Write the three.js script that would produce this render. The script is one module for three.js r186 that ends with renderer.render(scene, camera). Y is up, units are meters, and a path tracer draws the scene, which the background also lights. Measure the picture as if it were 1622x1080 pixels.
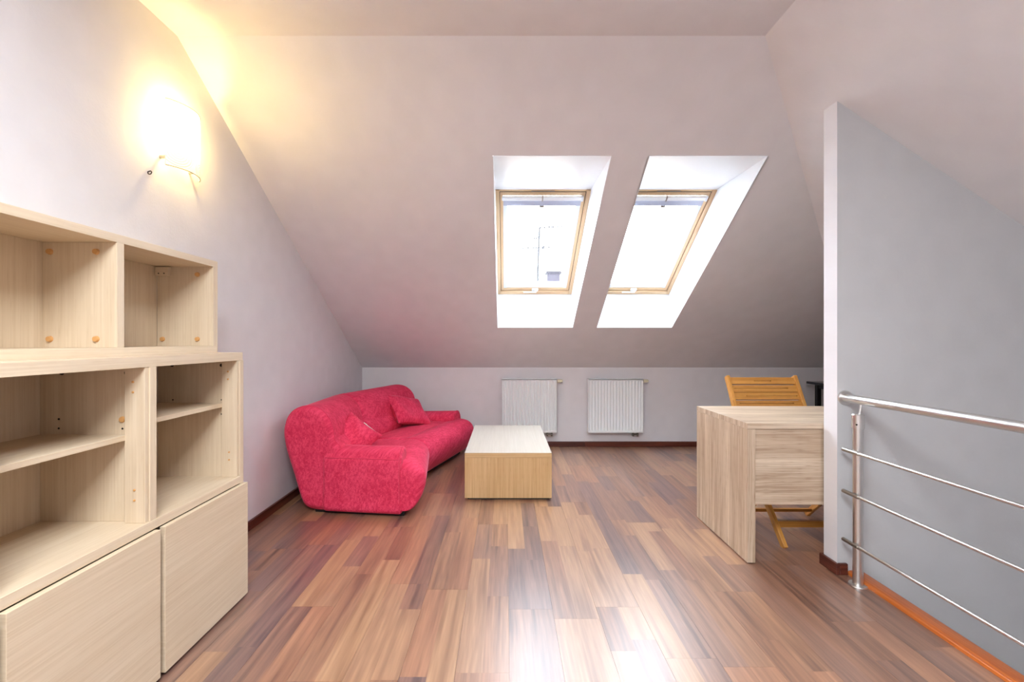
import * as THREE from 'three';
import { RoundedBoxGeometry } from 'three/addons/geometries/RoundedBoxGeometry.js';
import { mergeGeometries, mergeVertices, toCreasedNormals } from 'three/addons/utils/BufferGeometryUtils.js';
import { RectAreaLightUniformsLib } from 'three/addons/lights/RectAreaLightUniformsLib.js';

// ---------------------------------------------------------------- camera, sky, exposure
const EYE = 1.19, F = 700, CX = 801, CY = 540;           // eye height (m), focal length and vanishing point in photo pixels
const scene = new THREE.Scene();
const camera = new THREE.PerspectiveCamera(2 * Math.atan(540 / F) * 180 / Math.PI, 1622 / 1080, 0.02, 200);
camera.position.set(0, EYE, 0);
camera.lookAt(0, EYE, -1);
camera.setViewOffset(1622, 1080, 811 - CX, 0, 1622, 1080);
scene.add(camera);
scene.background = new THREE.Color().setRGB(0.86, 0.95, 1.05);   // even overcast sky
scene.backgroundIntensity = 7;
const renderer = new THREE.WebGLRenderer({ antialias: true });
renderer.toneMapping = THREE.LinearToneMapping;
renderer.toneMappingExposure = 2.95;
renderer.shadowMap.enabled = true;
RectAreaLightUniformsLib.init();

// daylight-white fill light added above the camera, out of the frame (its added panel is built further down)
const CL = { x: -0.25, y: 2.695, z: 0.1, w: 1.2, d: 0.9 };
const addedFillLight = new THREE.RectAreaLight(new THREE.Color().setRGB(0.9, 0.97, 1.04), 14, CL.w - 0.06, CL.d - 0.06);
addedFillLight.position.set(CL.x, CL.y - 0.052, CL.z); addedFillLight.lookAt(CL.x, 0, CL.z); addedFillLight.name = 'added_fill_light'; scene.add(addedFillLight);

// ---------------------------------------------------------------- helpers
let seed = 12345;
const rnd = () => { seed = (seed * 1664525 + 1013904223) >>> 0; return seed / 4294967296; };
const rr = (a, b) => a + (b - a) * rnd();
const V = (x, y, z) => new THREE.Vector3(x, y, z);
const clamp = (x, a, b) => Math.min(b, Math.max(a, x));
const mix = (a, b, t) => a + (b - a) * t;
// photo pixel at a known depth -> point
const at = (px, py, zd) => V((px - CX) / F * zd, EYE - (py - CY) / F * zd, -zd);

const names = new Map();
function numbered(n) { const k = names.get(n) ?? 0; names.set(n, k + 1); return k ? `${n}_${String(k).padStart(3, '0')}` : n; }
function tag(o, label, category, group, kind) {
  if (label) o.userData.label = label;
  if (category) o.userData.category = category;
  if (group) o.userData.group = group;
  if (kind) o.userData.kind = kind;
  return o;
}
function thing(name, pos, label, category, group) {
  const g = new THREE.Group(); g.name = numbered(name); g.position.set(...pos); scene.add(g);
  return tag(g, label, category, group);
}
function mesh(name, geo, mat, parent = scene) {
  const m = new THREE.Mesh(geo, mat);
  m.name = parent === scene ? numbered(name) : name;
  parent.add(m); return m;
}
const worldPos = (o) => { const p = V(0, 0, 0); while (o && o !== scene) { p.add(o.position); o = o.parent; } return p; };
// mesh whose geometry is given in world coordinates, under an unrotated parent
function wmesh(name, geo, mat, parent = scene) {
  const p = worldPos(parent); geo.translate(-p.x, -p.y, -p.z);
  return mesh(name, geo, mat, parent);
}
// uv in metres from the position; u runs along the grain axis
function grainUV(geo, grain, off = [rnd() * 3, rnd() * 3]) {
  const p = geo.attributes.position, n = geo.attributes.normal, uv = new Float32Array(p.count * 2);
  for (let i = 0; i < p.count; i++) {
    const c = [p.getX(i), p.getY(i), p.getZ(i)], a = [Math.abs(n.getX(i)), Math.abs(n.getY(i)), Math.abs(n.getZ(i))];
    const ax = a[0] > a[1] && a[0] > a[2] ? 0 : a[1] > a[2] ? 1 : 2;
    const rest = [0, 1, 2].filter((k) => k !== ax);
    let u, v;
    if (grain === ax) { u = c[rest[0]]; v = c[rest[1]]; }
    else { u = c[grain]; v = c[rest.find((k) => k !== grain)]; }
    uv[2 * i] = u + off[0]; uv[2 * i + 1] = v + off[1];
  }
  geo.setAttribute('uv', new THREE.BufferAttribute(uv, 2)); return geo;
}
const AX = { x: 0, y: 1, z: 2 };
function boxGeo(x0, x1, y0, y1, z0, z1, grain = 'x', r = 0.0012, seg = 1) {
  const w = Math.abs(x1 - x0), h = Math.abs(y1 - y0), d = Math.abs(z1 - z0);
  const g = r > 0 ? new RoundedBoxGeometry(w, h, d, seg, Math.min(r, w / 2.1, h / 2.1, d / 2.1)) : new THREE.BoxGeometry(w, h, d);
  grainUV(g, AX[grain]);
  return g.translate((x0 + x1) / 2, (y0 + y1) / 2, (z0 + z1) / 2);
}
// a board, world coordinates
const board = (name, x, y, z, grain, mat, parent, r) => wmesh(name, boxGeo(x[0], x[1], y[0], y[1], z[0], z[1], grain, r), mat, parent);
// straight bar of rectangular section between two points
function barGeo(a, b, w, h, side = V(1, 0, 0), r = 0.003) {
  const d = b.clone().sub(a), L = d.length(); d.normalize();
  const s = side.clone().sub(d.clone().multiplyScalar(side.dot(d))).normalize(), t = new THREE.Vector3().crossVectors(s, d);
  const g = new RoundedBoxGeometry(w, L, h, 1, Math.min(r, w / 2.1, h / 2.1));
  grainUV(g, 1);
  g.applyMatrix4(new THREE.Matrix4().makeBasis(s, d, t));
  const c = a.clone().add(b).multiplyScalar(0.5);
  return g.translate(c.x, c.y, c.z);
}
function rodGeo(a, b, r, n = 16, r2 = r) {
  const d = b.clone().sub(a), L = d.length();
  const g = new THREE.CylinderGeometry(r2, r, L, n, 1);
  g.applyQuaternion(new THREE.Quaternion().setFromUnitVectors(V(0, 1, 0), d.normalize()));
  const c = a.clone().add(b).multiplyScalar(0.5);
  return g.translate(c.x, c.y, c.z);
}
const merge = (...gs) => mergeGeometries(gs.map((g) => { const q = g.index ? g.toNonIndexed() : g; for (const k of Object.keys(q.attributes)) if (!['position', 'normal', 'uv'].includes(k)) q.deleteAttribute(k); return q; }));
// hexahedron from a quad and an offset, flat faces, uv in metres
function slab(q, off) {
  const p = [...q, ...q.map((v) => v.clone().add(off))];
  const faces = [[0, 1, 2, 3], [7, 6, 5, 4], [0, 4, 5, 1], [1, 5, 6, 2], [2, 6, 7, 3], [3, 7, 4, 0]];
  const pos = [], uv = [];
  const c = p.reduce((s, v) => s.add(v), V(0, 0, 0)).multiplyScalar(1 / 8);
  for (const f of faces) {
    let [a, b, d, e] = f.map((i) => p[i]);
    const n = b.clone().sub(a).cross(d.clone().sub(a));
    if (n.dot(a.clone().add(d).multiplyScalar(0.5).sub(c)) < 0) [b, e] = [e, b];
    const ux = b.clone().sub(a).normalize(), nn = ux.clone().cross(d.clone().sub(a)).normalize(), uy = nn.clone().cross(ux);
    for (const v of [a, b, d, a, d, e]) { pos.push(v.x, v.y, v.z); const r = v.clone().sub(a); uv.push(r.dot(ux) + a.x, r.dot(uy) + a.y); }
  }
  const g = new THREE.BufferGeometry();
  g.setAttribute('position', new THREE.Float32BufferAttribute(pos, 3));
  g.setAttribute('uv', new THREE.Float32BufferAttribute(uv, 2));
  g.computeVertexNormals(); return g;
}

// ---------------------------------------------------------------- textures
function hash(x, y, s) { let h = (x * 374761393 + y * 668265263 + s * 1442695041) | 0; h = Math.imul(h ^ (h >>> 13), 1274126177); h ^= h >>> 16; return (h >>> 0) / 4294967296; }
function vn(x, y, px, py, s) {                                    // value noise, periodic in px, py cells
  const xi = Math.floor(x), yi = Math.floor(y), fx = x - xi, fy = y - yi;
  const u = fx * fx * (3 - 2 * fx), v = fy * fy * (3 - 2 * fy);
  const X0 = ((xi % px) + px) % px, X1 = (X0 + 1) % px, Y0 = ((yi % py) + py) % py, Y1 = (Y0 + 1) % py;
  return mix(mix(hash(X0, Y0, s), hash(X1, Y0, s), u), mix(hash(X0, Y1, s), hash(X1, Y1, s), u), v);
}
function texture(w, h, fn, mx, my, srgb = true) {
  const d = new Uint8Array(w * h * 4);
  for (let j = 0; j < h; j++) for (let i = 0; i < w; i++) {
    const c = fn(i / w, j / h), k = 4 * (j * w + i);
    d[k] = clamp(c[0], 0, 255); d[k + 1] = clamp(c[1], 0, 255); d[k + 2] = clamp(c[2], 0, 255); d[k + 3] = 255;
  }
  const t = new THREE.DataTexture(d, w, h, THREE.RGBAFormat);
  t.wrapS = t.wrapT = THREE.RepeatWrapping; t.magFilter = THREE.LinearFilter; t.minFilter = THREE.LinearMipmapLinearFilter; t.generateMipmaps = true;
  if (srgb) t.colorSpace = THREE.SRGBColorSpace;
  t.repeat.set(1 / mx, 1 / my); t.needsUpdate = true; return t;
}
// wood sheet: u along the grain; light and dark tones, strength of fine streaks and of broad figure
function woodTex(light, dark, s, { fine = 0.5, broad = 0.5, cath = 0.0, pore = 0.3 } = {}) {
  return texture(512, 512, (u, v) => {
    const w = vn(u * 3, v * 4, 3, 4, s) * 0.5;
    const f = vn(u * 5, v * 170 + w, 5, 170, s + 1), m = vn(u * 3, v * 48, 3, 48, s + 2), b = vn(u * 2, v * 9 + w * 2, 2, 9, s + 3);
    let c = 0;
    if (cath) { const y = v * 6 + 1.2 * vn(u * 2, v * 3, 2, 3, s + 5); c = Math.pow(Math.abs(Math.sin((y + vn(u * 4, v * 6, 4, 6, s + 6)) * 5)), 6) * vn(u * 3, v * 6, 3, 6, s + 7); }
    const po = Math.pow(vn(u * 26, v * 230, 26, 230, s + 8), 5);
    const t = clamp(fine * f + (1 - fine) * m * 0.45 + broad * (b - 0.5) + cath * c + pore * po, 0, 1);
    return [0, 1, 2].map((k) => mix(light[k], dark[k], t));
  }, 1.2, 0.6);
}
const std = (o) => new THREE.MeshStandardMaterial(o);
const phy = (o) => new THREE.MeshPhysicalMaterial(o);

// plaster: nearly even paint with a faint roller texture
const plasterBump = texture(512, 512, (u, v) => { const n = 120 + 70 * (vn(u * 170, v * 170, 170, 170, 31) - 0.5) + 90 * (vn(u * 40, v * 40, 40, 40, 32) - 0.5); return [n, n, n]; }, 1.0, 1.0, false);
const paintTint = (c, s) => texture(256, 256, (u, v) => { const n = 1 + 0.02 * (vn(u * 6, v * 6, 6, 6, s) - 0.5) + 0.02 * (vn(u * 30, v * 30, 30, 30, s + 1) - 0.5); return c.map((k) => k * n); }, 2.3, 2.3);
const M = {};
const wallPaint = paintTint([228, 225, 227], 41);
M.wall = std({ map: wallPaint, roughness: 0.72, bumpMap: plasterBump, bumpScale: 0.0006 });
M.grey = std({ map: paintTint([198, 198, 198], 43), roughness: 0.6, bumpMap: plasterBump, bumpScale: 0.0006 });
M.lining = std({ color: 0xeef1f4, roughness: 0.35 });
M.pine = std({ map: woodTex([222, 196, 160], [186, 148, 108], 51, { fine: 0.5, broad: 0.5, pore: 0.1 }), roughness: 0.45 });
M.white = std({ color: 0xe6e8ea, roughness: 0.35 });
M.sash = std({ color: 0xd3d9df, roughness: 0.35 });
M.blind = std({ color: 0xa9adc0, roughness: 0.5 });
M.black = std({ color: 0x0c0c0e, roughness: 0.45 });
M.gap = std({ color: 0x15110f, roughness: 0.8 });
M.glass = phy({ color: 0xffffff, roughness: 0.02, transmission: 1, thickness: 0, ior: 1.5 });
M.mahogany = std({ map: woodTex([118, 60, 44], [58, 24, 18], 61, { fine: 0.5, broad: 0.8, pore: 0.4 }), roughness: 0.35 });
M.nosing = std({ map: woodTex([206, 116, 52], [158, 72, 26], 71, { fine: 0.5, broad: 0.6, pore: 0.3 }), roughness: 0.28 });
M.oak = std({ map: woodTex([224, 205, 178], [203, 179, 147], 91, { fine: 0.45, broad: 0.3, pore: 0.3 }), roughness: 0.5 });
M.tableOak = std({ map: woodTex([222, 190, 142], [190, 150, 100], 101, { fine: 0.6, broad: 0.2, pore: 0.35 }), roughness: 0.45 });
M.tableTop = std({ map: woodTex([206, 198, 186], [190, 180, 166], 103, { fine: 0.5, broad: 0.2, pore: 0.1 }), roughness: 0.38 });  // tabletop wood paled, skylight brightness put into its colour
M.sonoma = std({ map: woodTex([222, 203, 178], [164, 136, 110], 111, { fine: 0.45, broad: 0.5, cath: 0.3, pore: 0.45 }), roughness: 0.5 });
M.teak = std({ map: woodTex([222, 164, 84], [176, 112, 46], 121, { fine: 0.5, broad: 0.6, pore: 0.4 }), roughness: 0.4 });
M.capPlastic = std({ color: 0xd29c60, roughness: 0.4 });
M.screw = std({ color: 0x4a4038, roughness: 0.4, metalness: 0.6 });
M.steel = std({ color: 0xd6d4d0, roughness: 0.34, metalness: 1 });
M.steelDark = std({ color: 0xa8a5a0, roughness: 0.35, metalness: 1 });
M.radiator = std({ color: 0xf2f5f4, roughness: 0.32 });
M.valve = std({ color: 0xe9dfbf, roughness: 0.4 });
M.brass = std({ color: 0x8f8b84, roughness: 0.35, metalness: 0.9 });
const velvetMap = texture(512, 512, (u, v) => {
  const a = vn(u * 14, v * 9, 14, 9, 131), b = vn(u * 60, v * 36, 60, 36, 132), c = vn(u * 160, v * 110, 160, 110, 133), d = vn(u * 5, v * 4, 5, 4, 134);
  const t = clamp(0.5 + 0.35 * (a - 0.5) + 0.75 * (b - 0.5) + 0.8 * (c - 0.5) + 0.35 * (d - 0.5), 0, 1);
  return [mix(204, 234, t), mix(34, 70, t), mix(72, 106, t)];
}, 0.5, 0.5);
M.velvet = phy({ map: velvetMap, roughness: 0.9, sheen: 1, sheenRoughness: 0.35, sheenColor: new THREE.Color().setRGB(1, 0.55, 0.7) });
M.seam = std({ color: 0xc02a52, roughness: 0.9 });
M.subfloor = std({ color: 0x8a6a4c, roughness: 0.8 });

// ---------------------------------------------------------------- room shell
const XL = -1.62, ZB = 4.988, KNEE = 0.891, ZC = 2.18, CEIL = 2.695, XH = 1.28, SR = 0.67, ZF = -1.6;   // depths are positive away from the camera
const SB = (CEIL - KNEE) / (ZB - ZC);
const XR = XH + (CEIL - KNEE) / SR;
const slopeY = (zd) => KNEE + SB * (ZB - zd);
const WX = 1.695, WZ0 = 2.26, WZ1 = 2.355, NX = 1.745, SX = 1.82, DOWN = -2.6;
const struct = (o) => tag(o, null, null, null, 'structure');

function prism(pts, depth, map) {                                // polygon extruded, then mapped (a, b, d) -> point
  const g = new THREE.ExtrudeGeometry(new THREE.Shape(pts.map(([a, b]) => new THREE.Vector2(a, b))), { depth, bevelEnabled: false });
  return remap(g, map);
}
function remap(g, map) {
  const p = g.attributes.position, uv = [];
  const v0 = [];
  for (let i = 0; i < p.count; i++) { v0.push([p.getX(i), p.getY(i), p.getZ(i)]); uv.push(p.getX(i), p.getY(i)); }
  v0.forEach(([a, b, d], i) => { const q = map(a, b, d); p.setXYZ(i, q.x, q.y, q.z); });
  g.setAttribute('uv', new THREE.Float32BufferAttribute(uv, 2));
  // keep the winding outward whatever the mapping does
  const c = map(0, 0, 0), m = new THREE.Matrix4().makeBasis(map(1, 0, 0).sub(c), map(0, 1, 0).sub(c), map(0, 0, 1).sub(c));
  if (m.determinant() < 0) { for (let i = 0; i < p.count; i += 3) { for (const at of [p, g.attributes.uv]) { const n = at.itemSize; for (let k = 0; k < n; k++) { const t = at.array[(i + 1) * n + k]; at.array[(i + 1) * n + k] = at.array[(i + 2) * n + k]; at.array[(i + 2) * n + k] = t; } } } }
  g.computeVertexNormals(); return g;
}
// left gable wall
struct(wmesh('wall_left', prism([[ZF, -0.1], [ZB + 0.12, -0.1], [ZB + 0.12, KNEE - 0.04], [ZB, KNEE], [ZC, CEIL], [ZC, CEIL + 0.03], [ZF, CEIL + 0.03]], 0.12, (a, b, d) => V(XL - d, b, -a)), M.wall));
// low knee wall at the back, knee wall at the right, wall behind the camera
struct(wmesh('wall_back', prism([[XL, -0.1], [XR + 0.12, -0.1], [XR + 0.12, KNEE], [XL, KNEE]], 0.12, (a, b, d) => V(a, b, -ZB - d)), M.wall));
struct(wmesh('wall_right', prism([[ZF, DOWN], [ZB, DOWN], [ZB, KNEE], [ZF, KNEE]], 0.12, (a, b, d) => V(XR + d, b, -a)), M.wall));
struct(wmesh('wall_front', prism([[XL - 0.12, -0.1], [SX, -0.1], [SX, DOWN], [XR + 0.12, DOWN], [XR + 0.12, KNEE - 0.08], [XR, KNEE], [XH, CEIL], [XL - 0.12, CEIL]], 0.12, (a, b, d) => V(a, b, -ZF + d)), M.wall));
// the partition that ends beside the desk and runs down into the stairwell
const partTop = CEIL - SR * (WX - XH);
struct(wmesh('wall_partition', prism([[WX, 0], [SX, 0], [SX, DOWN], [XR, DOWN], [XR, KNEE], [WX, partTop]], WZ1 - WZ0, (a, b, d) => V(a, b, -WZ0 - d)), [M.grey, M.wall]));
// stairwell: wall under the floor edge, and the landing below
struct(wmesh('wall_stairwell', boxGeo(NX, SX, DOWN, -0.06, -WZ0, -ZF, 'y', 0), M.wall));
struct(wmesh('floor_lower', boxGeo(NX, XR + 0.1, DOWN - 0.1, DOWN, -WZ1, -ZF, 'x', 0), M.oak));
// ceilings
struct(wmesh('ceiling', prism([[XL, ZF], [XH, ZF], [XH, ZC], [XL, ZC]], 0.03, (a, b, d) => V(a, CEIL + d, -b)), M.wall));
const SKY = [[-0.08, 0.656], [0.89, 1.625]], SZ0 = 2.737, SZ1 = 4.325;
{
  const s = new THREE.Shape([[XL, ZB], [XR, ZB], [XH, ZC], [XL, ZC]].map(([a, b]) => new THREE.Vector2(a, b)));
  for (const [x0, x1] of SKY) s.holes.push(new THREE.Path([[x0, SZ0], [x1, SZ0], [x1, SZ1], [x0, SZ1]].map(([a, b]) => new THREE.Vector2(a, b))));
  const g = remap(new THREE.ExtrudeGeometry(s, { depth: 0.03, bevelEnabled: false }), (a, b, d) => V(a, slopeY(b) + d, -b));
  struct(wmesh('ceiling_slope_back', g, M.wall));
  const right = prism([[XH, ZF], [XR, ZF], [XR, ZB], [XH, ZC]], 0.03, (a, b, d) => V(a, CEIL - SR * (a - XH) + d, -b));
  struct(wmesh('ceiling_slope_right', right, M.wall));
}
// baseboards
const baseGeo = (x0, x1, z0, z1, h = 0.058) => boxGeo(x0, x1, 0, h, z0, z1, Math.abs(x1 - x0) > Math.abs(z1 - z0) ? 'x' : 'z', 0.004, 2);
struct(wmesh('baseboard_left', baseGeo(XL, XL + 0.018, -ZB, -2.085), M.mahogany));
{
  const g = struct(new THREE.Group()); g.name = 'baseboard_back'; scene.add(g);
  let x = XL + 0.018; for (const e of [-0.1, 0.89, 2.4, XR]) { wmesh('baseboard_length', baseGeo(x, e - 0.0015, -ZB, -ZB + 0.018), M.mahogany, g); x = e; }
  const p = struct(new THREE.Group()); p.name = 'baseboard_partition'; scene.add(p);
  wmesh('baseboard_length', baseGeo(WX - 0.016, WX, -WZ1 - 0.014, -WZ0 + 0.016), M.mahogany, p);
  wmesh('baseboard_length', baseGeo(WX + 0.001, WX + 0.045, -WZ0, -WZ0 + 0.016), M.mahogany, p);
  wmesh('baseboard_length', baseGeo(WX + 0.001, XR, -WZ1 - 0.014, -WZ1), M.mahogany, p);
}

// ---------------------------------------------------------------- floor of two-strip boards
const LANES = 32;
const laneTones = [];
{
  const tones = [[[178, 134, 102], [116, 82, 66]], [[186, 146, 112], [134, 98, 76]], [[160, 118, 96], [98, 72, 64]], [[148, 112, 98], [88, 68, 68]], [[184, 136, 104], [128, 88, 68]], [[172, 130, 106], [108, 82, 74]], [[190, 150, 114], [146, 108, 80]], [[168, 122, 94], [106, 74, 60]]];
  for (let i = 0; i < LANES; i++) laneTones.push(tones[i % tones.length]);
}
const floorMap = texture(1024, 2048, (u, v) => {
  const L = Math.min(LANES - 1, Math.floor(v * LANES)), w = v * LANES - L, [a, b] = laneTones[L], s = 200 + L * 9;
  const wav = vn(u * 6, w * 2, 6, 64, s) * 0.5 + vn(u * 17, w * 3, 17, 64, s + 1) * 0.16;
  const ring = 0.5 + 0.5 * Math.sin((w * 2.1 + wav * 2.4) * 6.283 * (1.1 + 0.6 * hash(L, 3, 7)));
  const fine = vn(u * 40, w * 26, 40, 64, s + 2), str = vn(u * 12, w * 13 + wav * 2, 12, 64, s + 3), dark = Math.pow(vn(u * 7, w * 5 + wav, 7, 64, s + 4), 3);
  const t = clamp(-0.02 + 0.3 * ring * vn(u * 5, w * 2, 5, 64, s + 5) + 0.32 * str + 0.3 * fine + 0.75 * dark, 0, 1.15);
  return [0, 1, 2].map((k) => mix(a[k], b[k], t));
}, 1, 1);
floorMap.generateMipmaps = true;
M.floor = phy({ map: floorMap, roughness: 0.36, clearcoat: 1, clearcoatRoughness: 0.31 });
const floor = new THREE.Group(); floor.name = 'floor'; struct(floor); scene.add(floor);
mesh('subfloor', merge(boxGeo(XL - 0.1, SX, -0.08, -0.008, -ZB - 0.1, -ZF + 0.1, 'x', 0), boxGeo(SX, XR + 0.1, -0.08, -0.008, -ZB - 0.1, -WZ0 - 0.03, 'x', 0)), M.subfloor, floor);
{
  const SW = 0.0975, top = 0;
  const rest = [];
  function strip(x0, x1, z0, z1, gapL, gapR, gapE) {               // depths z0 < z1
    const c = 0.0004, a = x0 + (gapL ? c : 0), b = x1 - (gapR ? c : 0), e = z1 - (gapE ? c : 0.0001);
    const lane = Math.floor(rnd() * LANES), off = rnd();
    const g = new THREE.BoxGeometry(b - a, 0.008, e - z0);
    const p = g.attributes.position, uv = g.attributes.uv;
    for (let i = 0; i < p.count; i++) uv.setXY(i, off + (p.getZ(i) + (e - z0) / 2) / 3.0, (lane + 0.06 + 0.88 * ((p.getX(i) + (b - a) / 2) / SW)) / LANES);
    g.translate((a + b) / 2, top - 0.004, -(z0 + e) / 2);
    return g;
  }
  let count = 0;
  for (let row = -17; row < 42; row++) {
    const x0 = Math.max(XL, 0.013 + row * SW), x1 = Math.min(row * SW + SW + 0.013, XR);
    if (x1 <= XL + 0.005 || x0 >= XR) continue;
    const even = ((row % 2) + 2) % 2 === 0;
    const boardEnds = []; const bi = Math.floor(row / 2); let be = 0.93 + 1.285 * hash(bi, 5, 3) - 3.9; while (be < 6) { boardEnds.push(be); be += 1.285; }
    const inNook = x1 > NX + 0.01;
    let z = x0 > NX - 0.002 ? WZ0 + 0.05 : ZF; const lim = ZB;
    while (z < lim - 0.001) {
      let n = z + rr(0.34, 0.86);
      const bj = boardEnds.find((q) => q > z + 0.12 && q < n + 0.12); if (bj) n = bj;
      if (n > lim - 0.15) n = lim;
      if (inNook && z < WZ0 + 0.04 && n > WZ0 - 0.1) n = WZ0 + 0.05;
      const xx1 = !inNook || z > WZ0 ? x1 : Math.min(x1, NX);
      const g = strip(x0, xx1, z, Math.min(n, lim), even, !even, !!bj);
      const cx = (x0 + xx1) / 2, far = Math.min(n, lim);
      const seen = far > 1.5 && cx > -1.22 * far * 1.0 && cx < 1.16 * far && !(cx < -1.2 && z < 2.0) && !(cx > WX + 0.1) && !(cx > 1.3 && far > 3.0 && cx / far > 0.72);
      const hiddenBySofa = cx < -0.75 && cx > -1.35 && z > 3.1;
      if (seen && !hiddenBySofa && count < 299) { count++; mesh('plank', g, M.floor, floor); } else rest.push(g.toNonIndexed());
      z = n;
    }
  }
  console.log('planks', count, rest.length);
  const m = mesh('more_planks', mergeGeometries(rest), M.floor, floor); m.userData.kind = 'stuff';
}
// floor edge strip along the stair opening: rounded nosing
{
  const s = new THREE.Shape(); s.moveTo(NX, 0); s.lineTo(NX, 0.006); s.quadraticCurveTo(NX + 0.004, 0.017, NX + 0.018, 0.018); s.lineTo(SX - 0.006, 0.018); s.quadraticCurveTo(SX, 0.018, SX, 0.01); s.lineTo(SX, -0.06); s.lineTo(NX, -0.06); s.closePath();
  const g = new THREE.ExtrudeGeometry(s, { depth: WZ0 - ZF - 0.002, bevelEnabled: false, curveSegments: 6 }); g.translate(0, 0, -WZ0 + 0.001);
  grainUV(g, 2);
  tag(struct(wmesh('trim_1', toCreasedNormals(g, 0.7), M.nosing)), 'orange-brown wooden nosing strip along the stair opening');
}

// ---------------------------------------------------------------- roof windows
const WIN = { z0: 3.397, y0: 2.354, z1: 4.40, y1: 1.663 };
SKY.forEach(([x0, x1], i) => {
  const e = 0.012;
  const xa = x0 + 0.002, xb = x1 - 0.002, za = SZ0 + 0.002, zb = SZ1 - 0.008, ya = slopeY(za), yb = slopeY(zb);
  const A = [V(xa, ya, -za), V(xb, ya, -za), V(xb, yb, -zb), V(xa, yb, -zb)];
  const B = [V(xa, WIN.y0, -WIN.z0), V(xb, WIN.y0, -WIN.z0), V(xb, WIN.y1, -WIN.z1), V(xa, WIN.y1, -WIN.z1)];
  const w = new THREE.Group(); w.name = `window_${i + 1}`; w.position.set((x0 + x1) / 2, (WIN.y0 + WIN.y1) / 2, -(WIN.z0 + WIN.z1) / 2); scene.add(w);
  tag(struct(w), i ? 'roof window with nothing but white sky behind its pane' : 'roof window with a view of an aerial and a chimney');
  const lin = (name, q, off) => { const g = slab(q, off); g.translate(-w.position.x, -w.position.y, -w.position.z); mesh(name, g, M.lining, w); };
  lin('reveal_panel', [A[0], A[1], B[1], B[0]], V(0, e, 0));
  lin('reveal_panel', [A[3], A[2], B[2], B[3]], V(0, 0, -e));
  lin('reveal_panel', [A[0], A[3], B[3], B[0]], V(-e, 0, 0));
  lin('reveal_panel', [A[1], A[2], B[2], B[1]], V(e, 0, 0));
  // local axes of the window plane: x right, y up the slope, z into the room
  const up = V(0, WIN.y0 - WIN.y1, WIN.z1 - WIN.z0), L = up.length(), W = x1 - x0; up.normalize();
  const T = new THREE.Matrix4().makeBasis(V(1, 0, 0), up, V(1, 0, 0).cross(up));
  const put = (name, g, m, p = w) => mesh(name, g.applyMatrix4(T), m, p);
  const hw = W / 2, hl = L / 2;
  // outer pine frame
  for (const g of [boxGeo(-hw, -hw + 0.032, -hl, hl, -0.05, 0.012, 'y'), boxGeo(hw - 0.032, hw, -hl, hl, -0.05, 0.012, 'y'), boxGeo(-hw + 0.032, hw - 0.032, -hl, -hl + 0.042, -0.05, 0.012, 'x'), boxGeo(-hw + 0.032, hw - 0.032, hl - 0.018, hl, -0.05, 0.0, 'x')]) put('frame', g, M.pine);
  put('edge_seal', merge(boxGeo(-hw + 0.032, -hw + 0.036, -hl + 0.04, hl - 0.02, -0.04, -0.004, 'y', 0), boxGeo(hw - 0.036, hw - 0.032, -hl + 0.04, hl - 0.02, -0.04, -0.004, 'y', 0), boxGeo(-hw + 0.032, hw - 0.032, hl - 0.026, hl - 0.018, -0.05, -0.004, 'x', 0), boxGeo(-hw + 0.032, hw - 0.032, -hl + 0.042, -hl + 0.046, -0.04, -0.004, 'x', 0)), M.gap);
  // sash: pine outside ring, pale inside ring with blind guide rails
  const a = hw - 0.036, b0 = -hl + 0.046, b1 = hl - 0.026;
  for (const g of [boxGeo(-a, -a + 0.024, b0, b1, -0.05, -0.002, 'y'), boxGeo(a - 0.024, a, b0, b1, -0.05, -0.002, 'y'), boxGeo(-a + 0.024, a - 0.024, b0, b0 + 0.03, -0.05, -0.002, 'x'), boxGeo(-a + 0.024, a - 0.024, b1 - 0.03, b1, -0.05, -0.002, 'x')]) put('sash_frame', g, M.pine);
  const c = a - 0.024, d0 = b0 + 0.03, d1 = b1 - 0.03;
  put('blind_rail', boxGeo(-c, -c + 0.03, d0, d1 - 0.05, -0.04, -0.006, 'y'), M.sash);
  put('blind_rail', boxGeo(c - 0.03, c, d0, d1 - 0.05, -0.04, -0.006, 'y'), M.sash);
  put('bottom_rail', boxGeo(-c + 0.03, c - 0.03, d0, d0 + 0.045, -0.04, -0.01, 'x'), M.white);
  put('glazing_bead', merge(boxGeo(-c + 0.03, c - 0.03, d0 + 0.045, d0 + 0.053, -0.045, -0.02, 'x', 0), boxGeo(-c + 0.03, -c + 0.034, d0 + 0.05, d1 - 0.09, -0.045, -0.02, 'y', 0), boxGeo(c - 0.034, c - 0.03, d0 + 0.05, d1 - 0.09, -0.045, -0.02, 'y', 0)), M.blind);
  const cas = put('blind_case', boxGeo(-c, c, d1 - 0.1, d1 - 0.045, -0.04, -0.002, 'x', 0.004), M.blind);
  put('pull_tab', boxGeo(-0.018, 0.018, d1 - 0.118, d1 - 0.1, -0.02, -0.002, 'x', 0.003), M.steelDark, cas);
  const vent = put('vent_bar', boxGeo(-c - 0.01, c + 0.01, d1 - 0.04, d1 - 0.004, -0.01, 0.014, 'x', 0.006), M.white);
  put('vent_clip', boxGeo(-0.005, 0.005, d1 - 0.044, d1 + 0.002, -0.008, 0.018, 'y', 0.001), M.steelDark, vent);
  put('vent_clip', boxGeo(c - 0.004, c + 0.012, d1 - 0.044, d1, -0.008, 0.016, 'y', 0.001), M.sash, vent);
  put('hinge_plate', boxGeo(-0.09, 0.09, hl - 0.017, hl - 0.01, -0.004, 0.004, 'x', 0.001), M.steelDark);
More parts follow.
